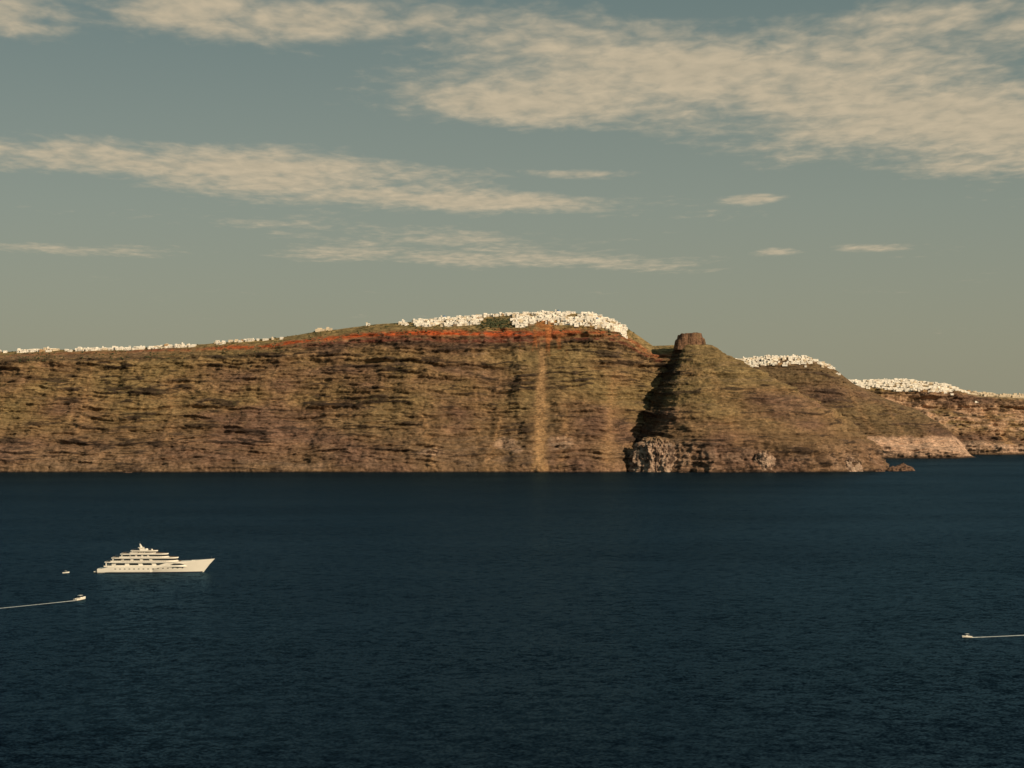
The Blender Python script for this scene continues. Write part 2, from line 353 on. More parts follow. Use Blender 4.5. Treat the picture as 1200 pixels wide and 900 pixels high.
# ------------------------------------------------------------------ mesh builder
class MB:
    def __init__(s): s.v = []; s.f = []; s.m = []
    def add(s, vs, fs, mi):
        o = len(s.v); s.v.extend(vs)
        for f in fs: s.f.append(tuple(o + i for i in f)); s.m.append(mi)
    def box(s, c, size, rot=0.0, mi=0, taper=1.0):
        cx, cy, cz = c; sx, sy, sz = size[0] / 2, size[1] / 2, size[2]
        cr, sr = math.cos(rot), math.sin(rot); vs = []
        for z, k in ((0, 1.0), (sz, taper)):
            for a, b in ((-1, -1), (1, -1), (1, 1), (-1, 1)):
                x, y = a * sx * k, b * sy * k
                vs.append((cx + x * cr - y * sr, cy + x * sr + y * cr, cz + z))
        s.add(vs, [(0, 3, 2, 1), (4, 5, 6, 7), (0, 1, 5, 4), (1, 2, 6, 5), (2, 3, 7, 6), (3, 0, 4, 7)], mi)
    def loft(s, rings, mi, caps=True, closed=True):
        n = len(rings[0]); o = len(s.v)
        for r in rings: s.v.extend(r)
        for i in range(len(rings) - 1):
            for j in range(n if closed else n - 1):
                j2 = (j + 1) % n
                s.f.append((o + i * n + j, o + i * n + j2, o + (i + 1) * n + j2, o + (i + 1) * n + j)); s.m.append(mi)
        if caps:
            s.f.append(tuple(o + j for j in range(n))[::-1]); s.m.append(mi)
            s.f.append(tuple(o + (len(rings) - 1) * n + j for j in range(n))); s.m.append(mi)
    def dome(s, c, r, mi, hz=1.0, n=10):
        rings = []
        for k in range(4):
            a = k / 4 * math.pi / 2
            rings.append([(c[0] + r * math.cos(a) * math.cos(t * 2 * math.pi / n), c[1] + r * math.cos(a) * math.sin(t * 2 * math.pi / n), c[2] + r * hz * math.sin(a)) for t in range(n)])
        rings.append([(c[0] + 0.02 * math.cos(t * 2 * math.pi / n), c[1] + 0.02 * math.sin(t * 2 * math.pi / n), c[2] + r * hz) for t in range(n)])
        s.loft(rings, mi)
    def vault(s, c, size, rot, mi):
        cr, sr = math.cos(rot), math.sin(rot); rings = []
        for x in (-size[0] / 2, size[0] / 2):
            ring = []
            for k in range(7):
                a = math.pi * k / 6; y = size[1] / 2 * math.cos(a); z = size[2] * math.sin(a)
                ring.append((c[0] + x * cr - y * sr, c[1] + x * sr + y * cr, c[2] + z))
            rings.append(ring)
        s.loft(rings, mi)
    def obj(s, name, mats, parent=None, smooth=False):
        me = bpy.data.meshes.new(name); me.from_pydata(s.v, [], s.f); me.update()
        for m in mats: me.materials.append(m)
        if len(me.polygons) == len(s.m): me.polygons.foreach_set('material_index', s.m)
        if smooth: me.polygons.foreach_set('use_smooth', [True] * len(me.polygons))
        ob = bpy.data.objects.new(name, me); scene.collection.objects.link(ob)
        if parent: ob.parent = parent
        return ob

WHITE = simple('whitewash', (0.86, 0.81, 0.73), 0.8, 0.10, 0.15)
CREAM = simple('cream_render', (0.70, 0.59, 0.44), 0.85, 0.2, 0.2)
OCHRE = simple('ochre_render', (0.42, 0.26, 0.13), 0.85, 0.2, 0.2)
WIN = simple('dark_window', (0.08, 0.075, 0.07), 0.5, 0.2, 1.0)  # dark window panes of the houses
BLUE = simple('blue_dome_paint', (0.06, 0.16, 0.32), 0.5, 0.1, 1.0)
STONE = simple('dry_stone_wall', (0.28, 0.20, 0.13), 0.9, 0.3, 0.4)
HM = [WHITE, CREAM, OCHRE, WIN, BLUE, STONE]

def house(mb, x, y, z, w, k=1.0, tint=None):
    d = random.uniform(4.5, 6.5) * k; h = random.choice((2.6, 2.9, 3.1, 3.4, 5.6)) * (0.7 + 0.3 * k)
    if w > 11 * k and h > 4: h = 3.2
    rot = random.gauss(0.06, 0.10); mi = tint if tint is not None else random.choices((0, 1, 2, 5), (0.84, 0.12, 0.02, 0.02))[0]
    base = z - 2.8
    mb.box((x, y, base), (w, d, h + 2.8), rot, mi)
    cr, sr = math.cos(rot), math.sin(rot)
    def T(a, b): return (x + a * cr - b * sr, y + a * sr + b * cr)
    r = random.random()
    if r < 0.05:
        mb.vault((x, y, z + h - 0.05), (w * 0.98, d * 0.98, d * 0.22), rot, mi)
    elif r < 0.80:
        t = 0.35
        for a, b, sx, sy in ((0, -d / 2 + t / 2, w - 0.02, t), (0, d / 2 - t / 2, w - 0.02, t)):
            p = T(a, b); mb.box((p[0], p[1], z + h - 0.02), (sx, sy, 0.4), rot, mi)
        if r < .18:
            p = T(random.uniform(-w / 4, w / 4), d * 0.15); mb.box((p[0], p[1], z + h - 0.02), (2.6, d * 0.4, random.uniform(1.0, 1.8)), rot, mi)
    else:
        p = T(-w * 0.2, 0); mb.box((p[0], p[1], z + h - 0.02), (w * 0.5, d * 0.7, 2.4), rot, mi)
    if random.random() < 0.4:
        p = T(0, -d / 2 - 1.2); mb.box((p[0], p[1], base - 1.0), (w * 1.0, 2.3, 2.4 + random.uniform(0.4, 1.2)), rot, random.choice((0, 0, 1, 5)))
    floors = 2 if h > 5.0 else 1
    for fl in range(floors):
        n = max(2, int(w / 3.2))
        for i in range(n):
            a = -w / 2 + (i + 0.5) * w / n + random.uniform(-.2, .2)
            ww, wh = (1.1, 2.0) if random.random() < 0.5 else (0.9, 1.1)
            p = T(a, -d / 2); mb.box((p[0], p[1], z + 0.2 + fl * 2.5 + (0.0 if wh > 1.9 else 0.7)), (ww, 0.12, wh), rot, 3)
        for sgn in (-1, 1):
            p = T(sgn * w / 2, 0); mb.box((p[0], p[1], z + 0.8 + fl * 2.5), (0.12, 0.9, 1.1), rot, 3)

def terraces(mb, P, X, rows, step, dens, k=1.0, tint=None):
    """Houses built in stepped rows that follow the contour lines."""
    for i in range(rows[0], rows[1], step):
        x = X[0] + random.uniform(0, 8)
        while x < X[-1] - 12:
            w = random.choice((4.5, 5.5, 6.5, 8, 10, 14)) * random.uniform(.85, 1.15) * k
            j = min(len(X) - 1, int(np.searchsorted(X, x + w / 2)))
            ii = min(P.shape[0] - 1, max(0, i + random.choice((-1, 0, 0, 0, 1))))
            p = P[ii, j]
            if random.random() < dens(p[0], (i - rows[0]) / (rows[1] - rows[0])):
                house(mb, p[0], p[1], p[2], w, k, tint)
            x += w + random.choice((0.1, 0.15, 0.3, 0.8, 2.0)) * k
def pieces(xs, ys):
    return lambda x: float(np.interp(x, xs, ys))
def hole(x, t, s=0.0):     # gardens and bare slopes left between the lanes
    return float(pnoise(np.array([[x / 26 + s, t * 4.5, 1.7]]), 9)[0])
NR = 260
mask = (XA > bearing(462, 4300)) & (XA < bearing(737, 4300))
colsV = np.where(mask)[0]
PV = PA[:, colsV]
def prof_row(hf):
    pr = np.array(PROF_A); seg = np.r_[0, np.cumsum(np.hypot(np.diff(pr[:, 0]), np.diff(pr[:, 1])))]
    hh = np.interp(np.linspace(0, seg[-1], NR), seg, pr[:, 1])
    return int(np.argmax(hh >= hf)) + 1
r_lo, r_hi = prof_row(0.905), NR + 1
low = pieces([bearing(a, 4250) for a in (462, 480, 500, 540, 562, 575, 597, 605, 640, 680, 700, 735)],
             [0.92, 0.62, 0.45, 0.30, 0.35, 0.85, 0.7, 0.05, 0.12, 0.05, 0.0, 0.0])
def densV(x, t):
    g = 0.97 if t > low(x) else 0.0
    if bearing(562, 4250) < x < bearing(598, 4250) and t < 0.8: g *= 0.25
    if hole(x, t) < -0.36: g *= 0.1
    return g
mb = MB()
terraces(mb, PV, XA[colsV], (r_lo - 1, r_hi + 1), 3, densV)
for (a, t) in ((655, 0.9), (520, 0.95), (700, 0.5)):
    x = bearing(a, 4260); j = int(np.argmin(abs(XA - x))); i = int(r_lo + t * (r_hi - r_lo)); x, y, z = PA[i, j]
    mb.box((x, y, z - 3), (9, 9, 9), 0.1, 0); mb.dome((x, y, z + 6), 3.4, 4, 1.0, 14)
    mb.box((x - 6.5, y, z - 3), (2.2, 2.2, 13), 0.1, 0); mb.box((x - 6.5, y - 1.1, z + 7), (0.9, 0.12, 2), 0.1, 3)
mb.obj('whitewashed_village', HM)

mb = MB()
m2 = (XA > bearing(-700, 4300)) & (XA < bearing(345, 4300)); colsL = np.where(m2)[0]; PL = PA[:, colsL]
nz = pnoise(np.stack([XA[colsL] / 110, XA[colsL] * 0, XA[colsL] * 0], 1), 77)
def densL(x, t):
    n = float(np.interp(x, XA[colsL], nz))
    a = float(np.interp(x, [bearing(q, 4300) for q in (-700, -50, 60, 65, 130, 240, 270, 345)], [0.5, .9, .9, .6, 0.85, 0.85, 0.35, 0.25]))
    return a if n > -0.25 else 0.2
terraces(mb, PL, XA[colsL], (NR - 6, NR + 1), 3, densL, 0.95)
mb.obj('rim_village', HM)
mb = MB()
for a, w in ((376, 26), (386, 14), (431, 9)):
    x = bearing(a, 4300); j = int(np.argmin(abs(XA - x))); p = PA[NR, j]
    mb.box((p[0], p[1], p[2] - 3), (w, 9, 7.0), 0.05, 1 if a < 400 else 0); mb.box((p[0] - 3, p[1], p[2] + 3.98), (w * .4, 6, 2.5), 0.05, 1)
    for q in range(-2, 3): mb.box((p[0] + q * w / 6, p[1] - 4.5, p[2] + 1), (1.2, .14, 1.6), 0.05, 3)
mb.obj('stone_farmhouse', HM)

mb = MB()
mC = (XC > bearing(850, 5400)) & (XC < bearing(985, 5400)); cC = np.where(mC)[0]; PCv = PC[:, cC]
lowC = pieces([bearing(a, 5380) for a in (850, 868, 880, 905, 940, 975, 985)], [0.7, 0.40, 0.0, 0.0, 0.35, 0.75, 0.9])
terraces(mb, PCv, XC[cC], (127, 152), 2, lambda x, t: (.95 if hole(x, t, 5) > -.34 else .1) if t > lowC(x) else 0.02, 1.05)
mb.obj('hillside_village', HM)
mb = MB()
mD = (XD > bearing(975, 6000)) & (XD < bearing(1150, 6000)); cD = np.where(mD)[0]; PDv = PD[:, cD]
lowD = pieces([bearing(a, 5980) for a in (975, 1010, 1060, 1100, 1118, 1150)], [0.3, 0.12, 0.0, 0.0, 0.45, 0.8])
terraces(mb, PDv, XD[cD], (115, 152), 2, lambda x, t: (.95 if hole(x, t, 8) > -.34 else .1) if t > lowD(x) else 0.02, 1.15)
mb.obj('clifftop_town', HM)
mb = MB()
mE = (XD > bearing(1118, 6000)) & (XD < bearing(1900, 6000)); cE = np.where(mE)[0]; PEv = PD[:, cE]
terraces(mb, PEv, XD[cE], (138, 152), 3, lambda x, t: 0.7, 1.4, tint=1)
mb.obj('cream_clifftop_town', HM)

# shrubs
LEAF = simple('shrub_foliage', (0.06, 0.068, 0.024), 0.9, 0.5, 0.3)
mb = MB()
def shrub(x, y, z, r):
    for q in range(3):
        ox, oy = random.gauss(0, r * .5), random.gauss(0, r * .4); rr = r * random.uniform(.5, .9)
        n = 6; rings = []
        for zz, k in ((-0.5, .7), (0.2, 1.0), (0.9, .75), (1.3, .2)):
            rings.append([(x + ox + rr * k * random.uniform(.7, 1.25) * math.cos(t * math.tau / n), y + oy + rr * k * random.uniform(.7, 1.25) * math.sin(t * math.tau / n), z + rr * zz * random.uniform(.85, 1.1)) for t in range(n)])
        mb.loft(rings, 0)
allc = np.where((XA > bearing(-60, 4300)) & (XA < bearing(745, 4300)))[0]
gn = pnoise(np.stack([XA / 60, XA * 0, XA * 0], 1), 87)
for _ in range(1300):
    j = random.choice(allc); x = XA[j]; i = random.randrange(prof_row(0.87), NR + 3)
    if gn[j] < 0.05 and random.random() < .7: continue
    p = PA[i, j]; shrub(p[0], p[1], p[2], random.uniform(1.0, 2.0))
for _ in range(200):
    j = int(np.argmin(abs(XA - bearing(random.gauss(580, 11), 4260)))); i = random.randrange(prof_row(0.90), NR - 12)
    p = PA[i, j]; shrub(p[0], p[1], p[2], random.uniform(1.4, 3.0))
mb.obj('clifftop_shrubs', [LEAF])

# ------------------------------------------------------------------ sea
def water_material():
    m, nt, b = newmat('deep_sea_water')
    L = nt.links; N = nt.nodes
    out = N['Material Output']; N.remove(b)
    geo = N.new('ShaderNodeNewGeometry')
    acc = None
    for sc, sy, amt, det in ((0.8, 0.9, 0.95, 2), (0.16, 1.1, 0.70, 3), (0.02, 1.5, 0.15, 1)):
        mp = N.new('ShaderNodeMapping'); mp.inputs['Scale'].default_value = (sc, sc * sy, sc); mp.inputs['Rotation'].default_value = (0, 0, 0.6)
        L.new(geo.outputs['Position'], mp.inputs['Vector'])
        no = N.new('ShaderNodeTexNoise'); no.inputs['Scale'].default_value = 1.0; no.inputs['Detail'].default_value = det
        L.new(mp.outputs[0], no.inputs['Vector'])
        su = N.new('ShaderNodeVectorMath'); su.operation = 'SUBTRACT'; su.inputs[1].default_value = (0.5, 0.5, 0.5)
        L.new(no.outputs['Color'], su.inputs[0])
        ml = N.new('ShaderNodeVectorMath'); ml.operation = 'MULTIPLY'; ml.inputs[1].default_value = (amt, amt, 0)
        L.new(su.outputs[0], ml.inputs[0])
        if acc is None: acc = ml
        else:
            ad = N.new('ShaderNodeVectorMath'); ad.operation = 'ADD'; L.new(acc.outputs[0], ad.inputs[0]); L.new(ml.outputs[0], ad.inputs[1]); acc = ad
    mp = N.new('ShaderNodeMapping'); mp.inputs['Scale'].default_value = (0.0016, 0.0042, 1); mp.inputs['Rotation'].default_value = (0, 0, 0.12)
    L.new(geo.outputs['Position'], mp.inputs['Vector'])
    gp = N.new('ShaderNodeTexNoise'); gp.inputs['Scale'].default_value = 1; gp.inputs['Detail'].default_value = 4
    L.new(mp.outputs[0], gp.inputs['Vector'])
    mr = N.new('ShaderNodeMapRange'); mr.inputs['From Min'].default_value = .3; mr.inputs['From Max'].default_value = .7
    mr.inputs['To Min'].default_value = 0.6; mr.inputs['To Max'].default_value = 1.4
    L.new(gp.outputs['Fac'], mr.inputs['Value'])
    sc_ = N.new('ShaderNodeVectorMath'); sc_.operation = 'SCALE'; L.new(acc.outputs[0], sc_.inputs[0]); L.new(mr.outputs[0], sc_.inputs['Scale'])
    ad = N.new('ShaderNodeVectorMath'); ad.operation = 'ADD'; L.new(sc_.outputs[0], ad.inputs[0]); ad.inputs[1].default_value = (0, 0, 1)
    nm = N.new('ShaderNodeVectorMath'); nm.operation = 'NORMALIZE'; L.new(ad.outputs[0], nm.inputs[0])
    df = N.new('ShaderNodeBsdfDiffuse'); df.inputs['Color'].default_value = (0.0010, 0.0026, 0.0055, 1)
    gl = N.new('ShaderNodeBsdfGlossy'); gl.inputs['Color'].default_value = (0.25, 0.48, 0.69, 1); gl.inputs['Roughness'].default_value = 0.26
    fr_ = N.new('ShaderNodeFresnel'); fr_.inputs['IOR'].default_value = 1.33
    for n_ in (df, gl, fr_): L.new(nm.outputs[0], n_.inputs['Normal'])
    mm = N.new('ShaderNodeMath'); mm.operation = 'MULTIPLY'; mm.inputs[1].default_value = 0.36; L.new(fr_.outputs[0], mm.inputs[0])
    mx = N.new('ShaderNodeMixShader'); L.new(mm.outputs[0], mx.inputs[0]); L.new(df.outputs[0], mx.inputs[1]); L.new(gl.outputs[0], mx.inputs[2])
    L.new(mx.outputs[0], out.inputs['Surface'])
    return m
nx, ny = 60, 60
gx = np.linspace(-45000, 45000, nx); gy = np.linspace(-30000, 60000, ny)
PW = np.stack(np.meshgrid(gx, gy), -1); PW = np.concatenate([PW, np.zeros((ny, nx, 1))], -1)
sea = grid_object('sea_water', PW, None); sea.data.materials.append(water_material())

# ------------------------------------------------------------------ yacht
GEL = simple('white_gelcoat', (0.82, 0.78, 0.70), 0.25, 0.05, 0.3)
GLASS = simple('tinted_glass', (0.02, 0.025, 0.03), 0.08, 0.2, 0.5)
TEAK = simple('teak_deck', (0.28, 0.17, 0.09), 0.7, 0.3, 2.0)
BOOT = simple('boot_stripe', (0.03, 0.04, 0.07), 0.4, 0.1, 1.0)
STEEL = simple('polished_steel', (0.5, 0.5, 0.5), 0.3, 0.1, 1.0, 0.9)
YM = [GEL, GLASS, TEAK, BOOT, STEEL]
def yacht(loc, rot):
    root = bpy.data.objects.new('motor_yacht', None); scene.collection.objects.link(root)
    root.location = loc; root.rotation_euler = (0, 0, rot)
    mb = MB(); n = 46
    rings = []
    for i in range(n + 1):
        u = i / n
        plan = (1 - max(0, (u - 0.45) / 0.55) ** 2.1) ** 0.9 if u < 1 else 0.0
        bm = 7.3 * plan * (0.9 + 0.1 * min(1, u * 6))
        zd = float(np.interp(u, [0, 0.05, 0.12, 0.5, 0.56, 0.64, 0.8, 1.0], [3.2, 3.3, 4.9, 5.3, 5.7, 8.1, 8.7, 10.2]))
        side = []
        for k in range(9):
            f = k / 8; z = -1.5 + (zd + 1.5) * f
            xx = 1.5 + u * 79 + (max(0, z) / 10.2) * (8.5 * u ** 2) - (0.10 * (10 - z)) * (1 if u > 0.97 else 0)
            fl = 0.60 + 0.40 * min(1, f * (1.9 - 1.0 * u)) if u > 0.5 else 0.82 + 0.18 * min(1, f * 2.5)
            side.append((xx, bm * fl + 0.04, z))
        rings.append([(a, b, c) for a, b, c in side] + [(a, -b, c) for a, b, c in side[::-1]])
    mb.loft(rings, 0)
    for sgn in (1, -1):
        vs = []
        for r in rings:
            def at(z):
                t = (z - r[0][2]) / (r[8][2] - r[0][2]) * 8; k = int(min(7, t)); q = t - k
                pa = np.array(r[k]); pb = np.array(r[k + 1]); w = pa * (1 - q) + pb * q; return (w[0], sgn * (w[1] + 0.03), w[2])
            vs.append(at(0.02)); vs.append(at(0.65))
        mb.add(vs, [(2 * i, 2 * i + 2, 2 * i + 3, 2 * i + 1) if sgn < 0 else (2 * i, 2 * i + 1, 2 * i + 3, 2 * i + 2) for i in range(n)], 3)
        for i in range(8, 38):
            if i % 2: continue
            r = rings[i]; zt = 3.1 if i < 26 else 3.6
            t = (zt - r[0][2]) / (r[8][2] - r[0][2]) * 8; k = int(t); q = t - k
            w = np.array(r[k]) * (1 - q) + np.array(r[k + 1]) * q
            mb.box((w[0], sgn * (w[1] + 0.0), w[2] - .25), (1.3, 0.16, 0.5), 0, 1)
    mb.obj('hull', YM, root, False)
    mb = MB(); mb.box((1.5, 0, 0.7), (5.5, 11, 0.5), 0, 0); mb.box((1.6, 0, 1.21), (5.0, 10.4, 0.06), 0, 2)
    for sy in (-4.2, 4.2):
        for k in range(5): mb.box((4.4 + k * .6, sy, 1.2), (0.62, 2.0, 0.45 * (k + 1)), 0, 0)
    mb.obj('swim_platform', YM, root)
    def outline(x0, x1, hb, z, nose, tail=1.5):
        pts = []
        L_ = x1 - x0
        for k in range(11):
            a = math.pi / 2 * k / 10
            pts.append((x1 - nose + nose * math.sin(a), hb * math.cos(a) ** 0.7 if k < 10 else 0.0, z))
        st = [(x0, hb * 0.9, z)]
        for k in range(1, 14): st.append((x0 + (L_ - nose) * k / 14, hb, z))
        up = st + pts
        return up + [(a, -b, c) for a, b, c in up[::-1][1:]]
    def tier(name, x0, x1, hb, z0, z1, nose, rake, s0, s1, shb):
        mb = MB()
        lo = outline(x0, x1, hb, z0, nose); hi = outline(x0 + 0.3, x1 - rake, hb - 0.25, z1, nose)
        mb.loft([lo, hi], 0)
        n_ = len(lo)
        for j in range(n_ - 1):
            if j % 3 == 2 and not (11 < j < n_ - 12): continue
            q = []
            for (pt, f) in ((j, 0.40), (j + 1, 0.40), (j + 1, 0.80), (j, 0.80)):
                a = np.array(lo[pt]); b = np.array(hi[pt]); w = a * (1 - f) + b * f
                dv = np.array([0.0, math.copysign(1, w[1]) if abs(w[1]) > .01 else 0])
                if 13 < pt < n_ - 14: dv = np.array([0.8, w[1] / max(hb, .1)])
                w[0] += dv[0] * 0.07; w[1] += dv[1] * 0.07; q.append(tuple(w))
            mb.add(q, [(0, 1, 2, 3)], 1)
        a = outline(s0, s1, shb - .15, z1, nose + 1); b = outline(s0 - .1, s1 + .15, shb, z1 + 0.25, nose + 1); c = outline(s0, s1, shb - .2, z1 + 0.75, nose + 1)
        mb.loft([a, b, c], 0)
        d = outline(s0 + .5, s1 - .5, shb - .8, z1 + 0.77, nose + 1); mb.add(d, [tuple(range(len(d)))], 2)
        for sy in (-1, 1):
            if x0 - s0 > 2:
                mb.box((s0 + 1.2, sy * (shb - 1.0), z0), (0.9, 0.35, z1 - z0), 0, 0)
                mb.box(((s0 + x0) / 2 , sy * (shb - .25), z0), (x0 - s0 + 1, 0.18, 1.0), 0, 0)
            xs_ = np.arange(s0 + 1, s1 - nose - 1, 1.6)
            for xq in xs_: mb.box((xq, sy * (shb - .3), z1 + .7), (0.06, 0.06, 1.0), 0, 4)
            mb.box(((xs_[0] + xs_[-1]) / 2, sy * (shb - .3), z1 + 1.7), (xs_[-1] - xs_[0], 0.08, 0.08), 0, 4)
        mb.obj(name, YM, root)
    tier('main_deck', 12, 70, 6.3, 4.6, 7.7, 9, 3.0, 7, 66, 7.1)
    tier('upper_deck', 19, 62, 5.6, 8.4, 10.8, 8, 3.0, 12, 61.5, 6.5)
    tier('bridge_deck', 25, 55, 4.9, 11.5, 13.7, 7, 3.0, 18.5, 54, 5.7)
    tier('sun_deck', 31, 45, 3.6, 14.4, 16.0, 5, 2.0, 26, 46, 4.6)
    mb = MB()
    for sy in (-2.6, 2.6):
        mb.loft([[(33, sy - .3, 16.7), (38, sy - .3, 16.7), (38, sy + .3, 16.7), (33, sy + .3, 16.7)],
                 [(32, sy * .6 - .25, 18.6), (35, sy * .6 - .25, 18.6), (35, sy * .6 + .25, 18.6), (32, sy * .6 + .25, 18.6)]], 0)
    mb.box((33.5, 0, 18.55), (4.2, 5.2, 0.4), 0, 0)
    mb.loft([[(32.6, -.5, 18.9), (34.6, -.5, 18.9), (34.6, .5, 18.9), (32.6, .5, 18.9)], [(32.2, -.2, 21.6), (32.9, -.2, 21.6), (32.9, .2, 21.6), (32.2, .2, 21.6)]], 0)
    mb.box((33.2, 0, 20.2), (0.4, 4.0, 0.2), 0, 0)
    mb.box((32.5, 0, 21.5), (0.1, 0.1, 2.0), 0, 4)
    for (x, y, z, r) in ((37.5, 1.8, 16.8, 1.0), (37.5, -1.8, 16.8, 1.0), (33.3, 1.9, 18.95, .7), (33.3, -1.9, 18.95, .7), (41.5, 0, 16.75, .8)):
        mb.dome((x, y, z), r, 0, 1.3, 12)
    mb.obj('radar_mast', YM, root)
    mb = MB()
    mb.box((73, 0, 7.9), (3.2, 3.0, 1.3), 0, 0, .8); mb.box((78.5, 1, 8.4), (1.2, .8, 1.0), 0, 4); mb.box((78.5, -1, 8.4), (1.2, .8, 1.0), 0, 4)
    mb.box((86.5, 0, 9.8), (0.12, .12, 2.2), 0, 4); mb.box((5.0, 0, 4.5), (0.1, .1, 3.4), 0.0, 4)
    mb.box((9, 0, 4.7), (3, 5, 0.9), 0, 0)
    mb.obj('deck_fittings', YM, root)
    return root
dY = CAM_H * F / (670.5 - 485)
yacht((bearing(114, dY), dY, 0), math.radians(2.0))

# ------------------------------------------------------------------ small boats and wakes
def speedboat(loc, rot, L_=7.0, name='motorboat'):
    root = bpy.data.objects.new(name, None); scene.collection.objects.link(root); root.location = loc
    root.rotation_euler = (0, math.radians(-3), rot)
    s = L_ / 7.0
    mb = MB(); rings = []
    for i in range(15):
        u = i / 14; bmm = 1.25 * (1 - max(0, (u - .4) / .6) ** 2.2) + .02; sh = 0.95 + 0.45 * u * u
        x = (-3.5 + 7 * u)
        half = [(x - .25 * u, 0.05, -0.35 + .35 * u ** 3), (x, bmm * .8, 0.1 + .2 * u ** 2), (x + .25 * u, bmm, sh), (x + .25 * u, max(bmm - .18, .01), sh + .03), (x, max(bmm - .22, .008), 0.45 + .4 * u * u)]
        ring = half + [(a, -b, c) for a, b, c in half[::-1]]
        rings.append([(a * s, b * s, c * s) for a, b, c in ring])
    mb.loft(rings, 0); mb.obj('hull', YM, root)
    mb = MB()
    mb.box((0.4 * s, 0, .5 * s), (1.6 * s, 1.2 * s, .9 * s), 0, 0, .85)
    mb.loft([[(1.3 * s, -.8 * s, 1.2 * s), (1.35 * s, -.8 * s, 1.2 * s), (1.35 * s, .8 * s, 1.2 * s), (1.3 * s, .8 * s, 1.2 * s)],
             [(.8 * s, -.7 * s, 1.9 * s), (.85 * s, -.7 * s, 1.9 * s), (.85 * s, .7 * s, 1.9 * s), (.8 * s, .7 * s, 1.9 * s)]], 1)
    for sy in (-.8, .8):
        for xx in (-1.0, .9): mb.box((xx * s, sy * s, .9 * s), (.06 * s, .06 * s, 1.5 * s), 0, 4)
    mb.box((-.05 * s, 0, 2.38 * s), (2.3 * s, 1.9 * s, .1 * s), 0, 0)
    mb.box((-1.8 * s, 0, .45 * s), (.7 * s, 1.8 * s, .5 * s), 0, 0)
    mb.obj('console_and_canopy', YM, root)
    mb = MB(); mb.box((-3.75 * s, 0, .3 * s), (.5 * s, .45 * s, 1.1 * s), 0, 3, .8); mb.box((-3.75 * s, 0, -.4 * s), (.2 * s, .15 * s, .8 * s), 0, 3)
    mb.obj('outboard_motor', YM, root)
    return root
def foam_mat():
    m, nt, b = newmat('sea_foam'); L = nt.links
    setin(b, 'Base Color', (0.75, 0.77, 0.76, 1)); setin(b, 'Roughness', 0.8)
    at = nt.nodes.new('ShaderNodeAttribute'); at.attribute_name = 'rock_colour'
    geo = nt.nodes.new('ShaderNodeNewGeometry')
    no = nt.nodes.new('ShaderNodeTexNoise'); no.inputs['Scale'].default_value = 0.9; no.inputs['Detail'].default_value = 4; no.inputs['Roughness'].default_value = .7
    L.new(geo.outputs['Position'], no.inputs['Vector'])
    sp = nt.nodes.new('ShaderNodeSeparateColor'); L.new(at.outputs['Color'], sp.inputs[0])
    ad = nt.nodes.new('ShaderNodeMath'); ad.operation = 'ADD'; L.new(sp.outputs[0], ad.inputs[0]); L.new(no.outputs['Fac'], ad.inputs[1])
    mr = nt.nodes.new('ShaderNodeMapRange'); mr.inputs['From Min'].default_value = .75; mr.inputs['From Max'].default_value = 1.15
    L.new(ad.outputs[0], mr.inputs['Value']); L.new(mr.outputs[0], b.inputs['Alpha'])
    return m
FOAM = foam_mat()
def wake(p0, p1, w0, w1, length, name='boat_wake', strength=0.75):
    d = np.array(p1, float) - np.array(p0, float); d /= np.linalg.norm(d); nrm = np.array([-d[1], d[0]])
    rows, cols = 90, 15; P = np.zeros((rows, cols, 3)); C = np.zeros((rows, cols, 3))
    for i in range(rows):
        t = i / (rows - 1); w = w0 + (w1 - w0) * t ** 0.7
        cxy = np.array(p0) + d * t * length + nrm * 1.5 * math.sin(t * 7) * t
        for j in range(cols):
            q = (j / (cols - 1) * 2 - 1)
            P[i, j, :2] = cxy + nrm * q * w; P[i, j, 2] = 0.04 + 0.25 * max(0, 1 - t * 6) * (1 - q * q)
            arm = math.exp(-((abs(q) - .75) / .18) ** 2) * .7
            C[i, j, :] = min(.8, strength * ((1 - abs(q)) ** .5 * (1 - .55 * t) + arm * (1 - t) * .6) * (1 if abs(q) < .99 else 0))
    ob = grid_object(name, P, C.reshape(-1, 3)); ob.data.materials.append(FOAM)
    return ob
def at(a, b):
    d = CAM_H * F / (b - 485); return (bearing(a, d), d)
A0 = at(95, 703); A1 = at(0, 712.5)
rotA = math.atan2(A0[1] - A1[1], A0[0] - A1[0])
speedboat((A0[0], A0[1], 0.25), rotA, 8.5)
wake((A0[0] - 3.5 * math.cos(rotA), A0[1] - 3.5 * math.sin(rotA)), A1, 0.8, 2.4, 190)
B0 = at(1132, 747); B1 = at(1200, 744)
rotB = math.atan2(B0[1] - B1[1], B0[0] - B1[0])
speedboat((B0[0], B0[1], 0.25), rotB, 5.6)
wake((B0[0] - 2.2 * math.cos(rotB), B0[1] - 2.2 * math.sin(rotB)), B1, 0.7, 3.0, 120)
T0 = at(78, 671.5)
speedboat((T0[0], T0[1], 0.1), math.radians(15), 5.0, 'tender_boat')
wake((T0[0] + 24, T0[1] + 2), (T0[0] + 3, T0[1]), .5, 1.0, 20, 'tender_wake', 0.35)

# ------------------------------------------------------------------ light and sky
SUN_EL, SUN_AZ = 24.0, 126.0      # azimuth clockwise from +Y
sd = Vector((math.sin(math.radians(SUN_AZ)) * math.cos(math.radians(SUN_EL)), math.cos(math.radians(SUN_AZ)) * math.cos(math.radians(SUN_EL)), math.sin(math.radians(SUN_EL))))
sl = bpy.data.lights.new('sun', 'SUN'); sl.energy = 5.0; sl.angle = math.radians(0.5); sl.color = (1.0, 0.79, 0.53)
so = bpy.data.objects.new('sun', sl); scene.collection.objects.link(so)
so.rotation_euler = sd.to_track_quat('Z', 'Y').to_euler(); so.location = (0, 0, 2000)

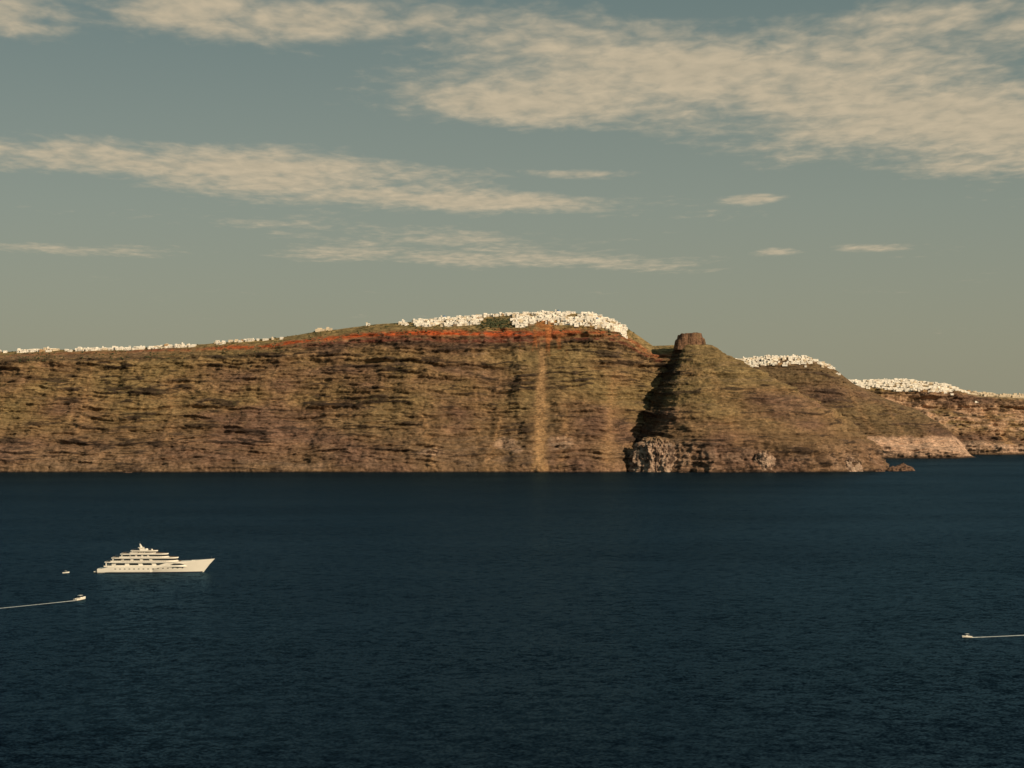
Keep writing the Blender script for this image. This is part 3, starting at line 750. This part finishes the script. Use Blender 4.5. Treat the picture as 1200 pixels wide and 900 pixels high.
w = bpy.data.worlds.new('World'); scene.world = w; w.use_nodes = True
nt = w.node_tree; N = nt.nodes; L = nt.links
bg = N['Background']; bg.inputs['Strength'].default_value = 0.1
sky = N.new('ShaderNodeTexSky'); sky.sky_type = 'NISHITA'; sky.sun_disc = False
sky.sun_elevation = math.radians(SUN_EL); sky.sun_rotation = math.radians(SUN_AZ)
sky.air_density = 1.0; sky.dust_density = 2.0; sky.ozone_density = 1.0
def M(op, a, b=None, c=None):
    n = N.new('ShaderNodeMath'); n.operation = op
    for i, q in enumerate((a, b, c)):
        if q is None: continue
        if isinstance(q, (int, float)): n.inputs[i].default_value = q
        else: L.new(q, n.inputs[i])
    return n.outputs[0]
tc = N.new('ShaderNodeTexCoord'); sx = N.new('ShaderNodeSeparateXYZ'); L.new(tc.outputs['Generated'], sx.inputs[0])
X_, Y_, Z_ = sx.outputs
az = M('ARCTAN2', X_, Y_); el = M('ARCSINE', Z_)
gr = N.new('ShaderNodeMapRange'); gr.inputs['From Min'].default_value = 0.0; gr.inputs['From Max'].default_value = 0.24
L.new(el, gr.inputs['Value'])
ramp = N.new('ShaderNodeValToRGB'); L.new(gr.outputs[0], ramp.inputs[0])
ramp.color_ramp.elements[0].color = (0.310, 0.295, 0.205, 1); ramp.color_ramp.elements[1].color = (0.114, 0.168, 0.152, 1)
e = ramp.color_ramp.elements.new(0.45); e.color = (0.236, 0.264, 0.207, 1)
up = N.new('ShaderNodeVectorMath'); up.operation = 'SCALE'; up.inputs['Scale'].default_value = 10.0; L.new(ramp.outputs[0], up.inputs[0])
mxs = N.new('ShaderNodeMix'); mxs.data_type = 'RGBA'; mxs.inputs[0].default_value = 0.85
L.new(sky.outputs[0], mxs.inputs[6]); L.new(up.outputs[0], mxs.inputs[7])
zz = M('ADD', M('MAXIMUM', Z_, 0.0), 0.025)
cv = N.new('ShaderNodeCombineXYZ'); L.new(M('DIVIDE', X_, zz), cv.inputs[0]); L.new(M('DIVIDE', Y_, zz), cv.inputs[1])
def cnoise(scale, detail, rough, off, sxy=(1, 1), dist=0.0):
    mp = N.new('ShaderNodeMapping'); mp.inputs['Location'].default_value = off; mp.inputs['Scale'].default_value = (sxy[0], sxy[1], 1); mp.inputs['Rotation'].default_value = (0, 0, 0.25)
    L.new(cv.outputs[0], mp.inputs['Vector'])
    n = N.new('ShaderNodeTexNoise'); n.inputs['Scale'].default_value = scale; n.inputs['Detail'].default_value = detail
    n.inputs['Roughness'].default_value = rough; n.inputs['Distortion'].default_value = dist
    L.new(mp.outputs[0], n.inputs['Vector']); return n.outputs['Fac']
n1 = cnoise(1.5, 6, 0.62, (3.1, 1.7, 0), (1, 0.7), 0.3)
n2 = cnoise(14.0, 3, 0.55, (0.3, 5.7, 0), (1, 0.55), 0.3)
nn = M('ADD', M('ADD', M('MULTIPLY', n1, 1.9), M('MULTIPLY', n2, 0.75)), -0.825)
ae = N.new('ShaderNodeCombineXYZ'); L.new(az, ae.inputs[0]); L.new(el, ae.inputs[1])
def blob(a, b, ra, rb, amp, tilt=0.0):
    mp = N.new('ShaderNodeMapping'); mp.vector_type = 'TEXTURE'
    mp.inputs['Location'].default_value = ((a - 600) / F, (485 - b) / F, 0); mp.inputs['Rotation'].default_value = (0, 0, math.radians(-tilt))
    mp.inputs['Scale'].default_value = (ra / F, rb / F, 1)
    L.new(ae.outputs[0], mp.inputs['Vector'])
    ln = N.new('ShaderNodeVectorMath'); ln.operation = 'LENGTH'; L.new(mp.outputs[0], ln.inputs[0])
    mr = N.new('ShaderNodeMapRange'); mr.interpolation_type = 'SMOOTHSTEP'
    mr.inputs['From Min'].default_value = 1.7; mr.inputs['From Max'].default_value = 0.0
    mr.inputs['To Min'].default_value = 0.0; mr.inputs['To Max'].default_value = amp
    L.new(ln.outputs['Value'], mr.inputs['Value']); return mr.outputs[0]
cov = None
for bl in ((600, 122, 180, 34, .82, 3), (850, 112, 250, 60, .98, 8), (1120, 155, 230, 62, 1.05, 7), (1040, 50, 260, 42, .80, -3), (420, 28, 270, 34, .80, 2), (230, 28, 110, 28, .80, 0),
           (20, 36, 80, 32, .80, 0), (180, 195, 320, 28, .70, 3), (540, 236, 270, 16, .90, 1), (350, 208, 220, 26, .74, 4), (882, 236, 36, 6, .95, 0),
           (1012, 294, 56, 6, .84, 0), (905, 297, 26, 5, .74, 0), (470, 275, 290, 20, .56, 3), (560, 305, 270, 11, .64, 2), (100, 298, 130, 8, .72, 1), (690, 205, 70, 7, .66, 0),
           (1700, 100, 420, 90, .9, 5), (-500, 120, 420, 70, .85, -4), (600, -400, 900, 220, .8, 8)):
    o = blob(*bl)
    cov = o if cov is None else M('ADD', cov, M('MULTIPLY', o, M('SUBTRACT', 1.0, cov)))
dn = M('SUBTRACT', M('ADD', cov, nn), 1.0)
cl = N.new('ShaderNodeMapRange'); cl.interpolation_type = 'SMOOTHSTEP'
cl.inputs['From Min'].default_value = -0.24; cl.inputs['From Max'].default_value = 0.56; cl.inputs['To Max'].default_value = 0.92
L.new(dn, cl.inputs['Value'])
ccol = N.new('ShaderNodeMix'); ccol.data_type = 'RGBA'; L.new(n2, ccol.inputs[0])
ccol.inputs[6].default_value = (3.8, 3.4, 2.5, 1); ccol.inputs[7].default_value = (6.6, 5.4, 3.7, 1)
fin = N.new('ShaderNodeMix'); fin.data_type = 'RGBA'
L.new(cl.outputs[0], fin.inputs[0]); L.new(mxs.outputs[2], fin.inputs[6]); L.new(ccol.outputs[2], fin.inputs[7])
L.new(fin.outputs[2], bg.inputs['Color'])

# ------------------------------------------------------------------ camera
cam = bpy.data.cameras.new('camera'); cam.sensor_width = 36; cam.lens = 36 * F / 1200; cam.clip_start = 1; cam.clip_end = 200000
cob = bpy.data.objects.new('camera', cam); scene.collection.objects.link(cob)
cob.location = (0, 0, CAM_H); cob.rotation_euler = (math.radians(90) + math.atan(35 / F), 0, 0)
scene.camera = cob
scene.view_settings.view_transform = 'Standard'; scene.view_settings.look = 'None'; scene.view_settings.exposure = 0
